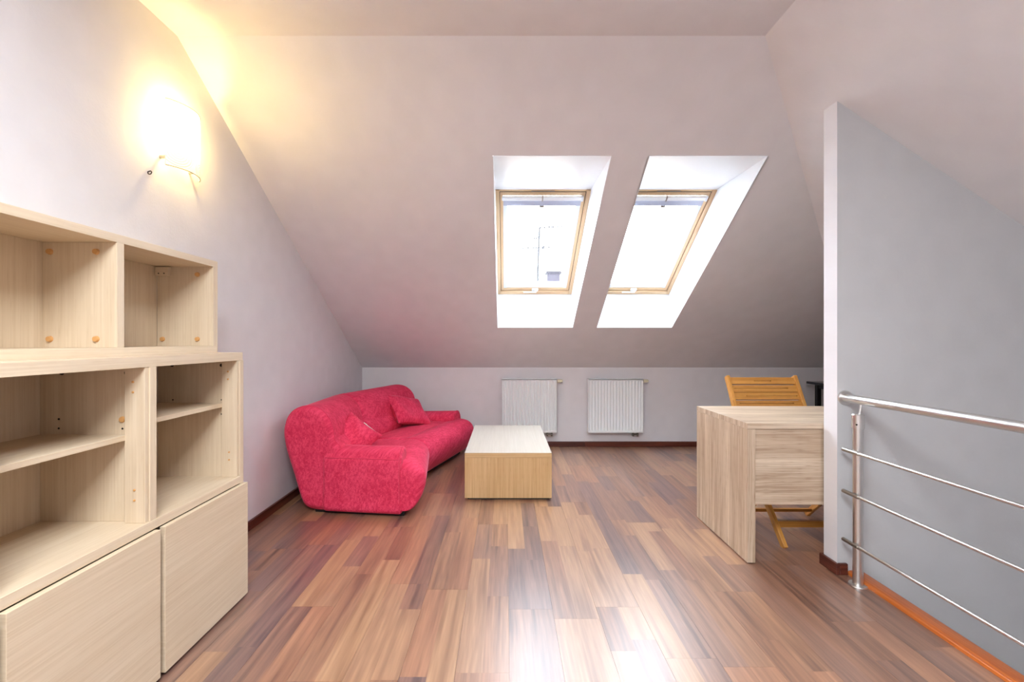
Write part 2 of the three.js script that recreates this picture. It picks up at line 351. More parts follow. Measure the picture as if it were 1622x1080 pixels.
  const hnd = put('handle', boxGeo(-0.03, 0.03, b0 + 0.002, b0 + 0.03, -0.004, 0.016, 'x', 0.004), M.white);
  put('lever', merge(boxGeo(-0.115, 0.012, b0 - 0.004, b0 + 0.009, 0.022, 0.032, 'x', 0.004), boxGeo(-0.002, 0.014, b0 + 0.0, b0 + 0.02, 0.012, 0.03, 'x', 0.004)), M.white, hnd);
  put('pane', new THREE.PlaneGeometry(2 * c - 0.06, d1 - 0.1 - d0 - 0.045).translate(0, (d0 + 0.045 + d1 - 0.1) / 2, -0.035), M.glass);
});

// ---------------------------------------------------------------- outside, seen through the first roof window
{
  M.roofTile = std({ color: 0x4a3330, roughness: 0.8 }); M.render = std({ color: 0xb9b2a6, roughness: 0.9 });
  M.stack = std({ color: 0x241f27, roughness: 0.9 }); M.stackCap = std({ color: 0x1d1a20, roughness: 0.9 }); M.aerial = std({ color: 0x161518, roughness: 0.8 });
  const hs = thing('house', [3, -6, -27], 'neighbouring house with a brown tiled roof beyond the roof windows', 'house');
  wmesh('wall', boxGeo(-6, 12, -6, 0.5, -31, -23, 'x', 0), M.render, hs);
  wmesh('roof', prism([[22.5, 0.4], [31.5, 0.4], [27, 2.4]], 19, (a, b, d) => V(-6.5 + d, b, -a)), M.roofTile, hs);
  const st = thing('chimney', [2.75, 2.4, -26], 'lilac-grey chimney stack with a projecting cap on the neighbouring roof', 'chimney');
  const c0 = at(866.5, 446, 26), c1 = at(886, 434, 26);
  wmesh('stack', boxGeo(c0.x, c1.x, 2.4, c1.y, -26.4, -25.7, 'y', 0), M.stack, st);
  wmesh('cap', merge(boxGeo(c0.x - 0.1, c1.x + 0.1, c1.y, c1.y + 0.09, -26.5, -25.6, 'x', 0.01), boxGeo(c0.x - 0.05, c1.x + 0.05, c1.y + 0.09, c1.y + 0.13, -26.45, -25.65, 'x', 0.01)), M.stackCap, st);
  const an = thing('roof_aerial', [1.9, 2.4, -25], 'thin grey roof aerial with a tall mast and several cross rods', 'aerial');
  const P = (x, y) => at(x, y, 25);
  const foot = P(851.4, 446); foot.y = 2.4;
  wmesh('mast', merge(rodGeo(foot, P(851.8, 430), 0.062, 8), rodGeo(P(851.8, 430), P(854.6, 360), 0.056, 8)), M.aerial, an);
  wmesh('guy_wire', rodGeo(P(851.9, 428), V(P(846, 446).x, 3.4, -25), 0.012, 6), M.aerial, an);
  const yagi = (y, xa, xb, n, half, name) => {
    const b = wmesh(name, rodGeo(P(xa, y + 0.8), P(xb, y - 0.8), 0.034, 6), M.aerial, an);
    for (let k = 0; k < n; k++) { const q = P(mix(xa, xb, n === 1 ? 0.5 : k / (n - 1)), y + mix(0.8, -0.8, n === 1 ? 0.5 : k / (n - 1))); wmesh('cross_rod', rodGeo(q.clone().add(V(0, -half, -half)), q.clone().add(V(0, half, half)), 0.03, 6), M.aerial, b); }
  };
  yagi(392.5, 828, 870, 6, 0.09, 'boom'); yagi(377, 846, 854, 3, 0.06, 'boom'); yagi(359.5, 856, 890, 6, 0.07, 'boom');
  wmesh('junction_box', boxGeo(P(858, 0).x, P(862, 0).x, P(0, 395).y, P(0, 390).y, -25.05, -24.95, 'x', 0.01), M.aerial, an);
}

// ---------------------------------------------------------------- shelf units on the left wall
const capGeo = (r, h) => { const g = new THREE.CylinderGeometry(r * 0.8, r, h, 14); g.rotateX(Math.PI / 2); return g; };
function dots(list, parent, z, r, h, name, mat) { for (const [x, y] of list) wmesh(name, capGeo(r, h).translate(x, y, -z + h / 2), mat, parent); }
{
  const B = XL + 0.004;                                            // back of the unit, against the wall
  const x0 = B, xf = -1.232, xd = -1.208;
  const Z1 = 2.071, Z0 = 0.563, T = 1.137;
  const u = thing('bookcase', [-1.42, 0, -1.32], 'pale oak bookcase with open shelves over three flat doors, under the smaller shelf unit', 'bookcase');
  board('top_board', [x0, xf], [T - 0.037, T], [-Z1, -Z0], 'z', M.oak, u);
  const lo = 0.53, lt = 0.566;
  board('bottom_board', [x0, xf + 0.004], [lo + 0.005, lt], [-Z1 + 0.026, -Z0 - 0.026], 'z', M.oak, u);
  wmesh('front_edge', boxGeo(xf + 0.004, xf + 0.007, lo + 0.005, lt, -Z1 + 0.026, -Z0 - 0.026, 'z', 0.0008), M.oak, u);
  const panel = (name, z0, z1, y0 = 0.02, y1 = T - 0.037) => { const p = board(name, [x0 + 0.006, xf], [y0, y1], [-z1, -z0], 'y', M.oak, u); wmesh('front_edge', boxGeo(xf, xf + 0.003, y0, y1, -z1, -z0, 'y', 0.0008), M.oak, p); return p; };
  const pr = panel('side_panel', 2.045, Z1), pd = panel('divider', 1.528, 1.556, lt), pe = panel('divider', 1.03, 1.058, lt); panel('side_panel', Z0, Z0 + 0.026);
  board('back_panel', [x0, x0 + 0.006], [0.02, T - 0.037], [-2.045, -Z0 - 0.026], 'y', M.oak, u);
  board('plinth', [x0 + 0.05, xf - 0.03], [0, 0.02], [-Z1 + 0.01, -Z0 - 0.01], 'z', M.black, u);
  // pilasters on the inner faces, at the front
  for (const [z, p] of [[2.045, pr], [1.528, pd], [1.03, pe]]) {
    const q = board('pilaster', [-1.304, xf - 0.002], [lt, T - 0.037], [-z, -z + 0.016], 'y', M.oak, p);
    dots([[-1.275, 1.05], [-1.275, 1.015], [-1.27, 0.68], [-1.27, 0.645]], q, z - 0.016, 0.004, 0.003, 'cover_cap', M.capPlastic);
  }
  const shelf = (y, z0, z1, t = 0.018) => { const s = board('shelf', [x0 + 0.006, -1.306], [y - t, y], [-z1, -z0], 'z', M.oak, u); wmesh('front_edge', boxGeo(-1.306, -1.303, y - t, y, -z1, -z0, 'z', 0.0008), M.oak, s); };
  shelf(0.904, 1.556, 2.045); shelf(0.867, 1.058, 1.528); shelf(0.88, Z0 + 0.026, 1.03);
  for (const [a, b] of [[1.569, Z1], [1.069, 1.548], [0.565, 1.048]]) board('door', [xf + 0.003, xd], [0.012, lo], [-b, -a], 'z', M.oak, u, 0.0015);
  dots([[-1.534, 1.08], [-1.31, 1.08]], pd, 1.528, 0.008, 0.004, 'screw', M.screw); dots([[-1.325, 0.919]], pd, 1.528, 0.011, 0.005, 'cover_cap', M.capPlastic);
  dots([[-1.545, 0.92], [-1.545, 0.888], [-1.325, 0.887]], pd, 1.528, 0.0035, 0.0015, 'peg_hole', M.gap);
  dots([[-1.543, 1.078], [-1.315, 1.078]], pr, 2.045, 0.008, 0.004, 'screw', M.screw); dots([[-1.54, 0.918], [-1.315, 0.918], [-1.315, 0.852]], pr, 2.045, 0.0035, 0.0015, 'peg_hole', M.gap);

  // the smaller shelf unit on top
  const f2 = -1.353, T2 = 1.56;
  const h = thing('shelf_unit', [-1.48, T, -1.32], 'pale oak open shelf unit standing on top of the bookcase', 'shelf unit');
  const edge = (p, ...a) => wmesh('front_edge', boxGeo(f2, f2 + 0.003, ...a, 0.0008), M.oak, p);
  let p = board('bottom_board', [x0, f2], [T, T + 0.03], [-Z1, -Z0], 'z', M.oak, h); edge(p, T, T + 0.03, -Z1, -Z0, 'z');
  p = board('top_board', [x0, f2], [T2 - 0.027, T2], [-Z1, -Z0], 'z', M.oak, h); edge(p, T2 - 0.027, T2, -Z1, -Z0, 'z');
  wmesh('veneer', boxGeo(x0, f2, T2, T2 + 0.002, -Z1, -Z0, 'z', 0.0005), M.oak, p);
  const pan = (name, z0, z1) => { const q = board(name, [x0 + 0.006, f2], [T + 0.03, T2 - 0.027], [-z1, -z0], 'y', M.oak, h); edge(q, T + 0.03, T2 - 0.027, -z1, -z0, 'y'); return q; };
  const r1 = pan('side_panel', 2.041, Z1), d1 = pan('divider', 1.535, 1.564); pan('divider', 1.02, 1.05); pan('side_panel', Z0, Z0 + 0.03);
  board('back_panel', [x0, x0 + 0.006], [T + 0.03, T2 - 0.027], [-2.041, -Z0 - 0.03], 'y', M.oak, h);
  dots([[-1.582, 1.5], [-1.421, 1.5], [-1.582, 1.197], [-1.421, 1.197]], d1, 1.535, 0.011, 0.008, 'cover_cap', M.capPlastic);
  dots([[-1.423, 1.497], [-1.584, 1.199], [-1.423, 1.199]], r1, 2.041, 0.011, 0.008, 'cover_cap', M.capPlastic);
  const br = wmesh('hanging_bracket', boxGeo(-1.608, -1.545, 1.49, 1.53, -2.041, -2.024, 'x', 0.002), M.oak, r1);
  dots([[-1.59, 1.5], [-1.565, 1.5]], br, 2.024, 0.003, 0.002, 'screw', M.screw);
}

// ---------------------------------------------------------------- added fill panel, unseen, carrying the fill light
{
  const { x, y, z, w, d } = CL, c = thing('added_fill_panel', [x, y, z], 'flat white fill panel added out of view on the level ceiling between the bookcase and the stair railing', 'ceiling lamp');
  for (const [a, b, e, f] of [[-w / 2, -w / 2 + 0.03, -d / 2, d / 2], [w / 2 - 0.03, w / 2, -d / 2, d / 2], [-w / 2 + 0.03, w / 2 - 0.03, -d / 2, -d / 2 + 0.03], [-w / 2 + 0.03, w / 2 - 0.03, d / 2 - 0.03, d / 2]]) wmesh('frame', boxGeo(x + a, x + b, y - 0.05, y, z + e, z + f, 'x', 0.002), M.white, c);
  wmesh('diffuser', boxGeo(x - w / 2 + 0.03, x + w / 2 - 0.03, y - 0.045, y - 0.03, z - d / 2 + 0.03, z + d / 2 - 0.03, 'x', 0), std({ color: 0xf4f6f8, emissive: new THREE.Color().setRGB(0.9, 0.97, 1.04), emissiveIntensity: 1 }), c);
}

// ---------------------------------------------------------------- wall sconce and hook
{
  const zc = 2.166, yc = 2.165, X = XL;
  const s = thing('wall_sconce', [X, yc, -zc], 'lit wall sconce with a bowed frosted glass shade etched with swirls', 'wall lamp');
  wmesh('back_plate', boxGeo(X, X + 0.02, yc - 0.06, yc + 0.06, -zc - 0.05, -zc + 0.05, 'y', 0.005), M.white, s);
  const swirl = texture(256, 384, (u, v) => {
    let k = 0; for (const [cx, cy, R] of [[0.2, 0.22, 0.36], [0.85, 0.85, 0.3], [0.75, 0.1, 0.22], [0.3, 0.95, 0.25]]) {
      const dx = (u - cx) * 0.74, dy = v - cy, r = Math.hypot(dx, dy), th = Math.atan2(dy, dx);
      if (r < R * 0.62) { const q = (r / 0.036 + th / 6.283) % 1; k = Math.max(k, q < 0.3 ? 1 : 0); }
    }
    return k ? [198, 190, 170] : [250, 247, 238];
  }, 1, 1);
  M.shade = phy({ map: swirl, roughness: 0.95, transmission: 0.55, thickness: 0, ior: 1.5, side: THREE.DoubleSide });
  // bowed panel: arc in plan, standing off the wall
  const half = 0.114, sag = 0.05, off = 0.04, n = 20, hh = 0.155, t = 0.004;
  const R = (half * half + sag * sag) / (2 * sag), a0 = Math.asin(half / R);
  const pos = [], uv = [], idx = [];
  for (let i = 0; i <= n; i++) for (let j = 0; j <= 1; j++) { const a = mix(-a0, a0, i / n); pos.push(X + off + R * Math.cos(a) - R * Math.cos(a0), yc + (j ? hh : -hh), -zc + R * Math.sin(a)); uv.push(1 - i / n, j); }
  for (let i = 0; i < n; i++) { const k = 2 * i; idx.push(k, k + 1, k + 2, k + 1, k + 3, k + 2); }
  const g = new THREE.BufferGeometry(); g.setAttribute('position', new THREE.Float32BufferAttribute(pos, 3)); g.setAttribute('uv', new THREE.Float32BufferAttribute(uv, 2)); g.setIndex(idx); g.computeVertexNormals();
  const sh = wmesh('glass_shade', g, M.shade, s);
  const rim = (y, a, b, q = 12) => { const pts = []; for (let i = 0; i <= q; i++) { const w = mix(-a0, a0, mix(a, b, i / q)); pts.push(V(X + off + R * Math.cos(w) - R * Math.cos(a0), y, -zc + R * Math.sin(w))); } return new THREE.TubeGeometry(new THREE.CatmullRomCurve3(pts), q, 0.0022, 6); };
  for (const y of [yc + hh, yc - hh]) wmesh('rim', rim(y, 0, 1), M.steelDark, sh);
  for (const z of [-zc - half, -zc + half]) wmesh('side_rim', rodGeo(V(X + off, yc - hh, z), V(X + off, yc + hh, z), 0.0018, 6), M.white, sh);
  for (const z of [-zc - 0.1, -zc + 0.09]) wmesh('bracket', boxGeo(X, X + off, yc - 0.12, yc - 0.105, z, z + 0.01, 'x', 0.001), M.steelDark, s);
  wmesh('socket', rodGeo(V(X + 0.045, yc - 0.05, -zc), V(X + 0.045, yc - 0.005, -zc), 0.014, 14), M.white, s);
  const bulb = new THREE.LatheGeometry([[0, 0], [0.008, 0.002], [0.012, 0.012], [0.021, 0.035], [0.024, 0.05], [0.019, 0.066], [0.009, 0.076], [0, 0.078]].map(([a, b]) => new THREE.Vector2(a, b)), 18);
  M.bulb = std({ color: 0xfff0d0, emissive: new THREE.Color().setRGB(1, 0.78, 0.42), emissiveIntensity: 5 });
  wmesh('light_bulb', bulb.translate(X + 0.045, yc - 0.005, -zc), M.bulb, s);
  const lamp = new THREE.PointLight(new THREE.Color().setRGB(1.0, 0.73, 0.27), 0.3); lamp.position.set(0.045, 0.04, 0); lamp.name = 'sconce_light'; lamp.shadow.radius = 1.1; lamp.castShadow = true; s.add(lamp);

  const hp = at(236, 272, 2.0); hp.x = XL;
  const hk = thing('wall_hook', [XL, hp.y, hp.z], 'small dark bent hook in the wall below the lit sconce', 'hook');
  wmesh('shank', rodGeo(V(XL, hp.y, hp.z), V(XL + 0.014, hp.y + 0.004, hp.z), 0.0025, 8), M.screw, hk);
  wmesh('hook', new THREE.TubeGeometry(new THREE.CatmullRomCurve3([[0.014, 0.004, 0], [0.02, -0.004, 0.003], [0.017, -0.013, 0.006], [0.009, -0.012, 0.008], [0.008, -0.004, 0.009]].map(([a, b, c]) => V(XL + a, hp.y + b, hp.z + c))), 14, 0.0024, 6), M.screw, hk);
}

// ---------------------------------------------------------------- radiators
function radiatorGeo(w, h) {
  const N = 17, nx = N * 8, ys = [0, 0.03, 0.038, 0.05, 0.5, 0.95, 0.962, 0.97, 1], pos = [], uv = [], idx = [];
  const depth = (u, v) => {
    const m = v < 0.03 || v > 0.97 ? 0 : clamp(Math.min(v - 0.03, 0.97 - v) / 0.018, 0, 1);
    const p = ((u - 0.02) / 0.96 * N) % 1, q = Math.abs(p - 0.5) * 2;          // q 1 at the groove, 0 mid rib
    return u < 0.02 || u > 0.98 ? 0 : -0.014 * m * (q > 0.5 ? (q - 0.5) / 0.5 : 0) ** 0.8 + 0.0015 * m * (1 - q);
  };
  for (const v of ys) for (let i = 0; i <= nx; i++) { const u = i / nx; pos.push((u - 0.5) * w, (v - 0.5) * h, depth(u, v)); uv.push(u, v); }
  for (let j = 0; j < ys.length - 1; j++) for (let i = 0; i < nx; i++) { const a = j * (nx + 1) + i, b = a + nx + 1; idx.push(a, a + 1, b + 1, a, b + 1, b); }
  const g = new THREE.BufferGeometry(); g.setAttribute('position', new THREE.Float32BufferAttribute(pos, 3)); g.setAttribute('uv', new THREE.Float32BufferAttribute(uv, 2)); g.setIndex(idx); g.computeVertexNormals(); return g;
}
const radFront = radiatorGeo(0.6, 0.588);
[[-0.042, 'white panel radiator on the low back wall, partly behind the coffee table'], [0.914, 'white panel radiator on the low back wall between coffee table and desk']].forEach(([x0, label], i) => {
  const x1 = x0 + 0.606, y0 = 0.175, y1 = 0.772, zf = -ZB + 0.105, cx = (x0 + x1) / 2;
  const r = thing('radiator', [cx, y0, -ZB + 0.05], label, 'radiator', 'panel radiators on the back wall');
  const f = mesh('front_panel', radFront, M.radiator, r); f.position.set(0, (y1 - y0) / 2, zf + ZB - 0.05);
  wmesh('body', boxGeo(x0 + 0.006, x1 - 0.006, y0 + 0.006, y1 - 0.02, -ZB + 0.03, zf - 0.012, 'x', 0.006, 2), M.radiator, r);
  wmesh('side_cover', boxGeo(x0, x0 + 0.004, y0, y1, -ZB + 0.025, zf, 'y', 0.0015), M.radiator, r);
  wmesh('side_cover', boxGeo(x1 - 0.004, x1, y0, y1, -ZB + 0.025, zf, 'y', 0.0015), M.radiator, r);
  const gr = wmesh('top_grille', merge(...Array.from({ length: 28 }, (_, k) => boxGeo(x0 + 0.012 + k * 0.021, x0 + 0.022 + k * 0.021, y1 - 0.012, y1 - 0.004, -ZB + 0.03, zf - 0.003, 'z', 0)), boxGeo(x0, x1, y1 - 0.014, y1, zf - 0.005, zf, 'x', 0.002), boxGeo(x0, x1, y1 - 0.014, y1, -ZB + 0.025, -ZB + 0.03, 'x', 0.001)), M.radiator, r);
  wmesh('bottom_rim', boxGeo(x0, x1, y0, y0 + 0.014, zf - 0.012, zf + 0.001, 'x', 0.003), M.radiator, r);
  const v = wmesh('thermostat_head', merge(rodGeo(V(x1 + 0.012, y1 - 0.028, -ZB + 0.06), V(x1 + 0.062, y1 - 0.028, -ZB + 0.06), 0.019, 18, 0.017), rodGeo(V(x1 + 0.062, y1 - 0.028, -ZB + 0.06), V(x1 + 0.07, y1 - 0.028, -ZB + 0.06), 0.017, 18, 0.012)), M.valve, r);
  wmesh('valve_collar', rodGeo(V(x1, y1 - 0.028, -ZB + 0.06), V(x1 + 0.013, y1 - 0.028, -ZB + 0.06), 0.012, 14), M.brass, v);
  const vx = x1 - 0.075;
  const hv = wmesh('valve_block', merge(boxGeo(vx - 0.035, vx + 0.035, y0 - 0.032, y0 - 0.016, -ZB + 0.05, -ZB + 0.075, 'x', 0.004), rodGeo(V(vx - 0.025, y0 - 0.045, -ZB + 0.062), V(vx - 0.025, y0 + 0.004, -ZB + 0.062), 0.011, 12), rodGeo(V(vx + 0.025, y0 - 0.045, -ZB + 0.062), V(vx + 0.025, y0 + 0.004, -ZB + 0.062), 0.011, 12)), M.brass, r);
  for (const o of [-0.025, 0.025]) wmesh('supply_pipe', rodGeo(V(vx + o, y0 - 0.038, -ZB), V(vx + o, y0 - 0.038, -ZB + 0.062), 0.008, 10), M.white, hv);
  for (const x of [x0 + 0.08, x1 - 0.11]) wmesh('wall_bracket', boxGeo(x, x + 0.03, y0 + 0.1, y1 - 0.1, -ZB, -ZB + 0.03, 'y', 0.001), M.steelDark, r);
});

// ---------------------------------------------------------------- coffee table
{
  const x0 = -0.307, x1 = 0.345, z0 = 3.306, z1 = 4.39, T = 0.352;
  const t = thing('coffee_table', [(x0 + x1) / 2, 0, -(z0 + z1) / 2], 'low box-shaped oak coffee table with skylight painted into its pale top in front of the sofa', 'coffee table');
  board('tabletop', [x0, x1], [T - 0.035, T], [-z1, -z0], 'x', M.tableOak, t, 0.0015);
  wmesh('lit_top_sheet', boxGeo(x0 + 0.0005, x1 - 0.0005, T, T + 0.001, -z1, -z0 - 0.0005, 'z', 0), M.tableTop, t);  // thin sheet painted paler than the body to show light on the top
  const e = 0.0008;
  board('front_panel', [x0, x1], [0.014, T - 0.035 - e], [-z0 - 0.022, -z0 - 0.001], 'y', M.tableOak, t, 0.0012);
  board('back_panel', [x0, x1], [0.014, T - 0.035 - e], [-z1 + 0.001, -z1 + 0.022], 'y', M.tableOak, t, 0.0012);
  board('side_panel', [x0 + 0.001, x0 + 0.022], [0.014, T - 0.035 - e], [-z1 + 0.023, -z0 - 0.023], 'y', M.tableOak, t, 0.0012);
  board('side_panel', [x1 - 0.022, x1 - 0.001], [0.014, T - 0.035 - e], [-z1 + 0.023, -z0 - 0.023], 'y', M.tableOak, t, 0.0012);
  board('plinth', [x0 + 0.02, x1 - 0.02], [0, 0.02], [-z1 + 0.02, -z0 - 0.02], 'x', M.black, t);
}

// ---------------------------------------------------------------- desk, folding chair, dark table
{
  const x0 = 1.292, x1 = 2.52, z0 = 2.362, z1 = 2.99, T = 0.75;
  const d = thing('desk', [(x0 + x1) / 2, 0, -(z0 + z1) / 2], 'rough-sawn oak desk with a solid side panel and a hanging front panel', 'desk');
  board('desktop', [x0, x1], [T - 0.031, T], [-z1, -z0], 'x', M.sonoma, d, 0.0015);
  for (const a of [x0, x1 - 0.044]) board('side_panel', [a, a + 0.044], [0.004, T - 0.032], [-z1 + 0.002, -z0 - 0.001], 'y', M.sonoma, d, 0.0015);
  board('front_panel', [x0 + 0.045, x1 - 0.045], [0.312, T - 0.032], [-z0 - 0.026, -z0 - 0.008], 'x', M.sonoma, d, 0.0012);
  for (const a of [x0 + 0.008, x1 - 0.036]) board('glide', [a, a + 0.028], [0, 0.004], [-z1 + 0.03, -z0 - 0.01], 'z', M.black, d, 0);
}
{
  const c = thing('folding_chair', [1.84, 0, -2.85], 'slatted honey-coloured wooden folding chair pulled up behind the desk', 'chair');
  const xl = 1.605, xr = 2.09;
  const rail = [V(0, 0.935, -3.205), V(0, 0.52, -2.975), V(0, 0.004, -2.545)];
  const on = (x, i) => rail[i].clone().setX(x);
  const curve = new THREE.CatmullRomCurve3(rail);
  for (const x of [xl, xr]) {
    const pts = curve.getPoints(10), gs = [];
    for (let i = 0; i < 10; i++) gs.push(barGeo(pts[i].clone().setX(x), pts[i + 1].clone().setX(x).add(pts[i + 1].clone().sub(pts[i]).setX(0).multiplyScalar(0.06)), 0.024, 0.04, V(1, 0, 0), 0.004));
    wmesh('rail', merge(...gs), M.teak, c);
  }
  // backrest slats with routed slots
  const along = (y) => { const pts = curve.getPoints(200); return pts.reduce((b, p) => (Math.abs(p.y - y) < Math.abs(b.y - y) ? p : b)); };
  for (let k = 0; k < 7; k++) {
    const yc = 0.903 - k * 0.053, p = along(yc), q = along(yc - 0.02), dir = p.clone().sub(q).normalize(), w = xr - xl - 0.026;
    const s = new THREE.Shape(); const hw = w / 2, hh = 0.0255; s.moveTo(-hw, -hh); s.lineTo(hw, -hh); s.lineTo(hw, hh); s.lineTo(-hw, hh); s.closePath();
    const sl = [[-0.055, 0.055, -0.002], [-0.21, 0.16, 0.002], [-0.14, 0.21, 0.0], [-0.2, 0.17, 0.006], [-0.12, 0.2, 0], [-0.2, 0.1, 0], [-0.1, 0.2, 0]][k], o = new THREE.Path();
    o.moveTo(sl[0], sl[2] - 0.0016); o.lineTo(sl[1], sl[2] - 0.0016); o.absarc(sl[1] + 0.003, sl[2], 0.0042, -2.7, 2.7, false); o.lineTo(sl[0], sl[2] + 0.0016); o.absarc(sl[0] - 0.002, sl[2], 0.003, 0.6, 5.6, false); o.closePath();
    s.holes.push(o);
    const g = new THREE.ExtrudeGeometry(s, { depth: 0.014, bevelEnabled: false, curveSegments: 4 }); grainUV(g, 0);
    g.translate(0, 0, -0.007); g.applyMatrix4(new THREE.Matrix4().makeBasis(V(1, 0, 0), dir, V(1, 0, 0).cross(dir))); g.translate((xl + xr) / 2, p.y, p.z);
    wmesh('back_slat', g, M.teak, c);
  }
  // rear legs, hinged to the rails, with the seat on top of them
  for (const x of [xl + 0.028, xr - 0.028]) wmesh('leg', merge(barGeo(V(x, 0.44, -2.62), V(x, 0.24, -2.79), 0.022, 0.036), barGeo(V(x, 0.25, -2.78), V(x, 0.003, -3.03), 0.022, 0.034)), M.teak, c);
  for (const x of [xl + 0.03, xr - 0.03]) wmesh('seat_rail', barGeo(V(x, 0.435, -2.6), V(x, 0.43, -3.0), 0.02, 0.034), M.teak, c);
  for (let k = 0; k < 7; k++) wmesh('seat_slat', boxGeo(xl + 0.016, xr - 0.016, 0.452, 0.466, -2.61 - k * 0.055 - 0.048, -2.61 - k * 0.055, 'x', 0.003), M.teak, c);
  const lowF = along(0.1);
  wmesh('stretcher', boxGeo(xl + 0.01, xr - 0.01, 0.085, 0.12, lowF.z - 0.01, lowF.z + 0.012, 'x', 0.003), M.teak, c);
  wmesh('stretcher', boxGeo(xl + 0.03, xr - 0.03, 0.045, 0.066, -2.98, -2.96, 'x', 0.003), M.teak, c);
  for (const x of [xl - 0.014, xr + 0.014]) wmesh('hinge_bolt', rodGeo(V(x - 0.003, 0.3, -2.79), V(x + 0.003, 0.3, -2.79), 0.008, 12), M.steel, c);
}
{
  const p = at(1277, 604, 4.86), x0 = p.x, x1 = x0 + 0.6, z1 = 4.86, z0 = 3.72, T = 0.748;
  const t = thing('side_table', [(x0 + x1) / 2, 0, -(z0 + z1) / 2], 'black table with slim square legs by the back wall behind the partition', 'table');
  board('tabletop', [x0, x1], [T - 0.026, T], [-z1, -z0], 'z', std({ color: 0x141417, roughness: 0.18 }), t, 0.003);
  for (const x of [x0 + 0.06, x1 - 0.1]) for (const z of [z0 + 0.05, z1 - 0.09]) board('leg', [x, x + 0.042], [0, T - 0.026], [-z - 0.042, -z], 'y', M.black, t, 0.002);
  board('apron', [x0 + 0.07, x0 + 0.09], [T - 0.07, T - 0.026], [-z1 + 0.09, -z0 - 0.09], 'z', M.black, t, 0.001);
}

// ---------------------------------------------------------------- stair railing
{
  const X = 1.718, r = thing('stair_railing', [X, 0, -WZ0], 'brushed steel stair railing with three thin bars below a thick handrail', 'railing');
  const hx = 1.735, hy = 0.9, Zn = 0.75, zp = 2.155;
  wmesh('handrail', rodGeo(V(hx, hy, -WZ0 + 0.002), V(hx, hy, -Zn), 0.0205, 28), M.steel, r);
  const fl = new THREE.CylinderGeometry(0.036, 0.038, 0.008, 28).rotateX(Math.PI / 2).translate(hx, hy, -WZ0 + 0.004);
  wmesh('wall_flange', fl, M.steel, r);
  for (const z of [zp, 0.9]) {
    const p = wmesh('post', rodGeo(V(X, 0, -z), V(X, 0.775, -z), 0.0215, 28), M.steel, r);
    wmesh('post_cap', merge(rodGeo(V(X, 0.765, -z), V(X, 0.829, -z), 0.0265, 28), rodGeo(V(X, 0.829, -z), V(X, 0.834, -z), 0.0265, 28, 0.023)), M.steel, p);
    wmesh('spigot', rodGeo(V(mix(X, hx, 0.4), 0.83, -z), V(hx, hy - 0.015, -z), 0.006, 12), M.steel, p);
    wmesh('base_flange', rodGeo(V(X, 0, -z), V(X, 0.006, -z), 0.04, 28, 0.038), M.steel, p);
    wmesh('set_screw', rodGeo(V(X - 0.02, 0.785, -z + 0.017), V(X - 0.022, 0.785, -z + 0.019), 0.004, 10), M.gap, p);
  }
  const bx = X - 0.026;
  for (const y of [0.648, 0.44, 0.198]) {
    const b = wmesh('bar', rodGeo(V(bx, y, -zp + 0.02), V(bx, y, -Zn), 0.0075, 16), M.steel, r);
    wmesh('bar_sleeve', merge(rodGeo(V(bx, y, -zp - 0.06), V(bx, y, -zp + 0.035), 0.0098, 18), rodGeo(V(bx, y, -zp - 0.066), V(bx, y, -zp - 0.06), 0.006, 18, 0.0098)), M.steelDark, b);
    wmesh('bar_bracket', rodGeo(V(bx, y, -zp), V(X, y, -zp), 0.008, 12), M.steelDark, b);
  }
}

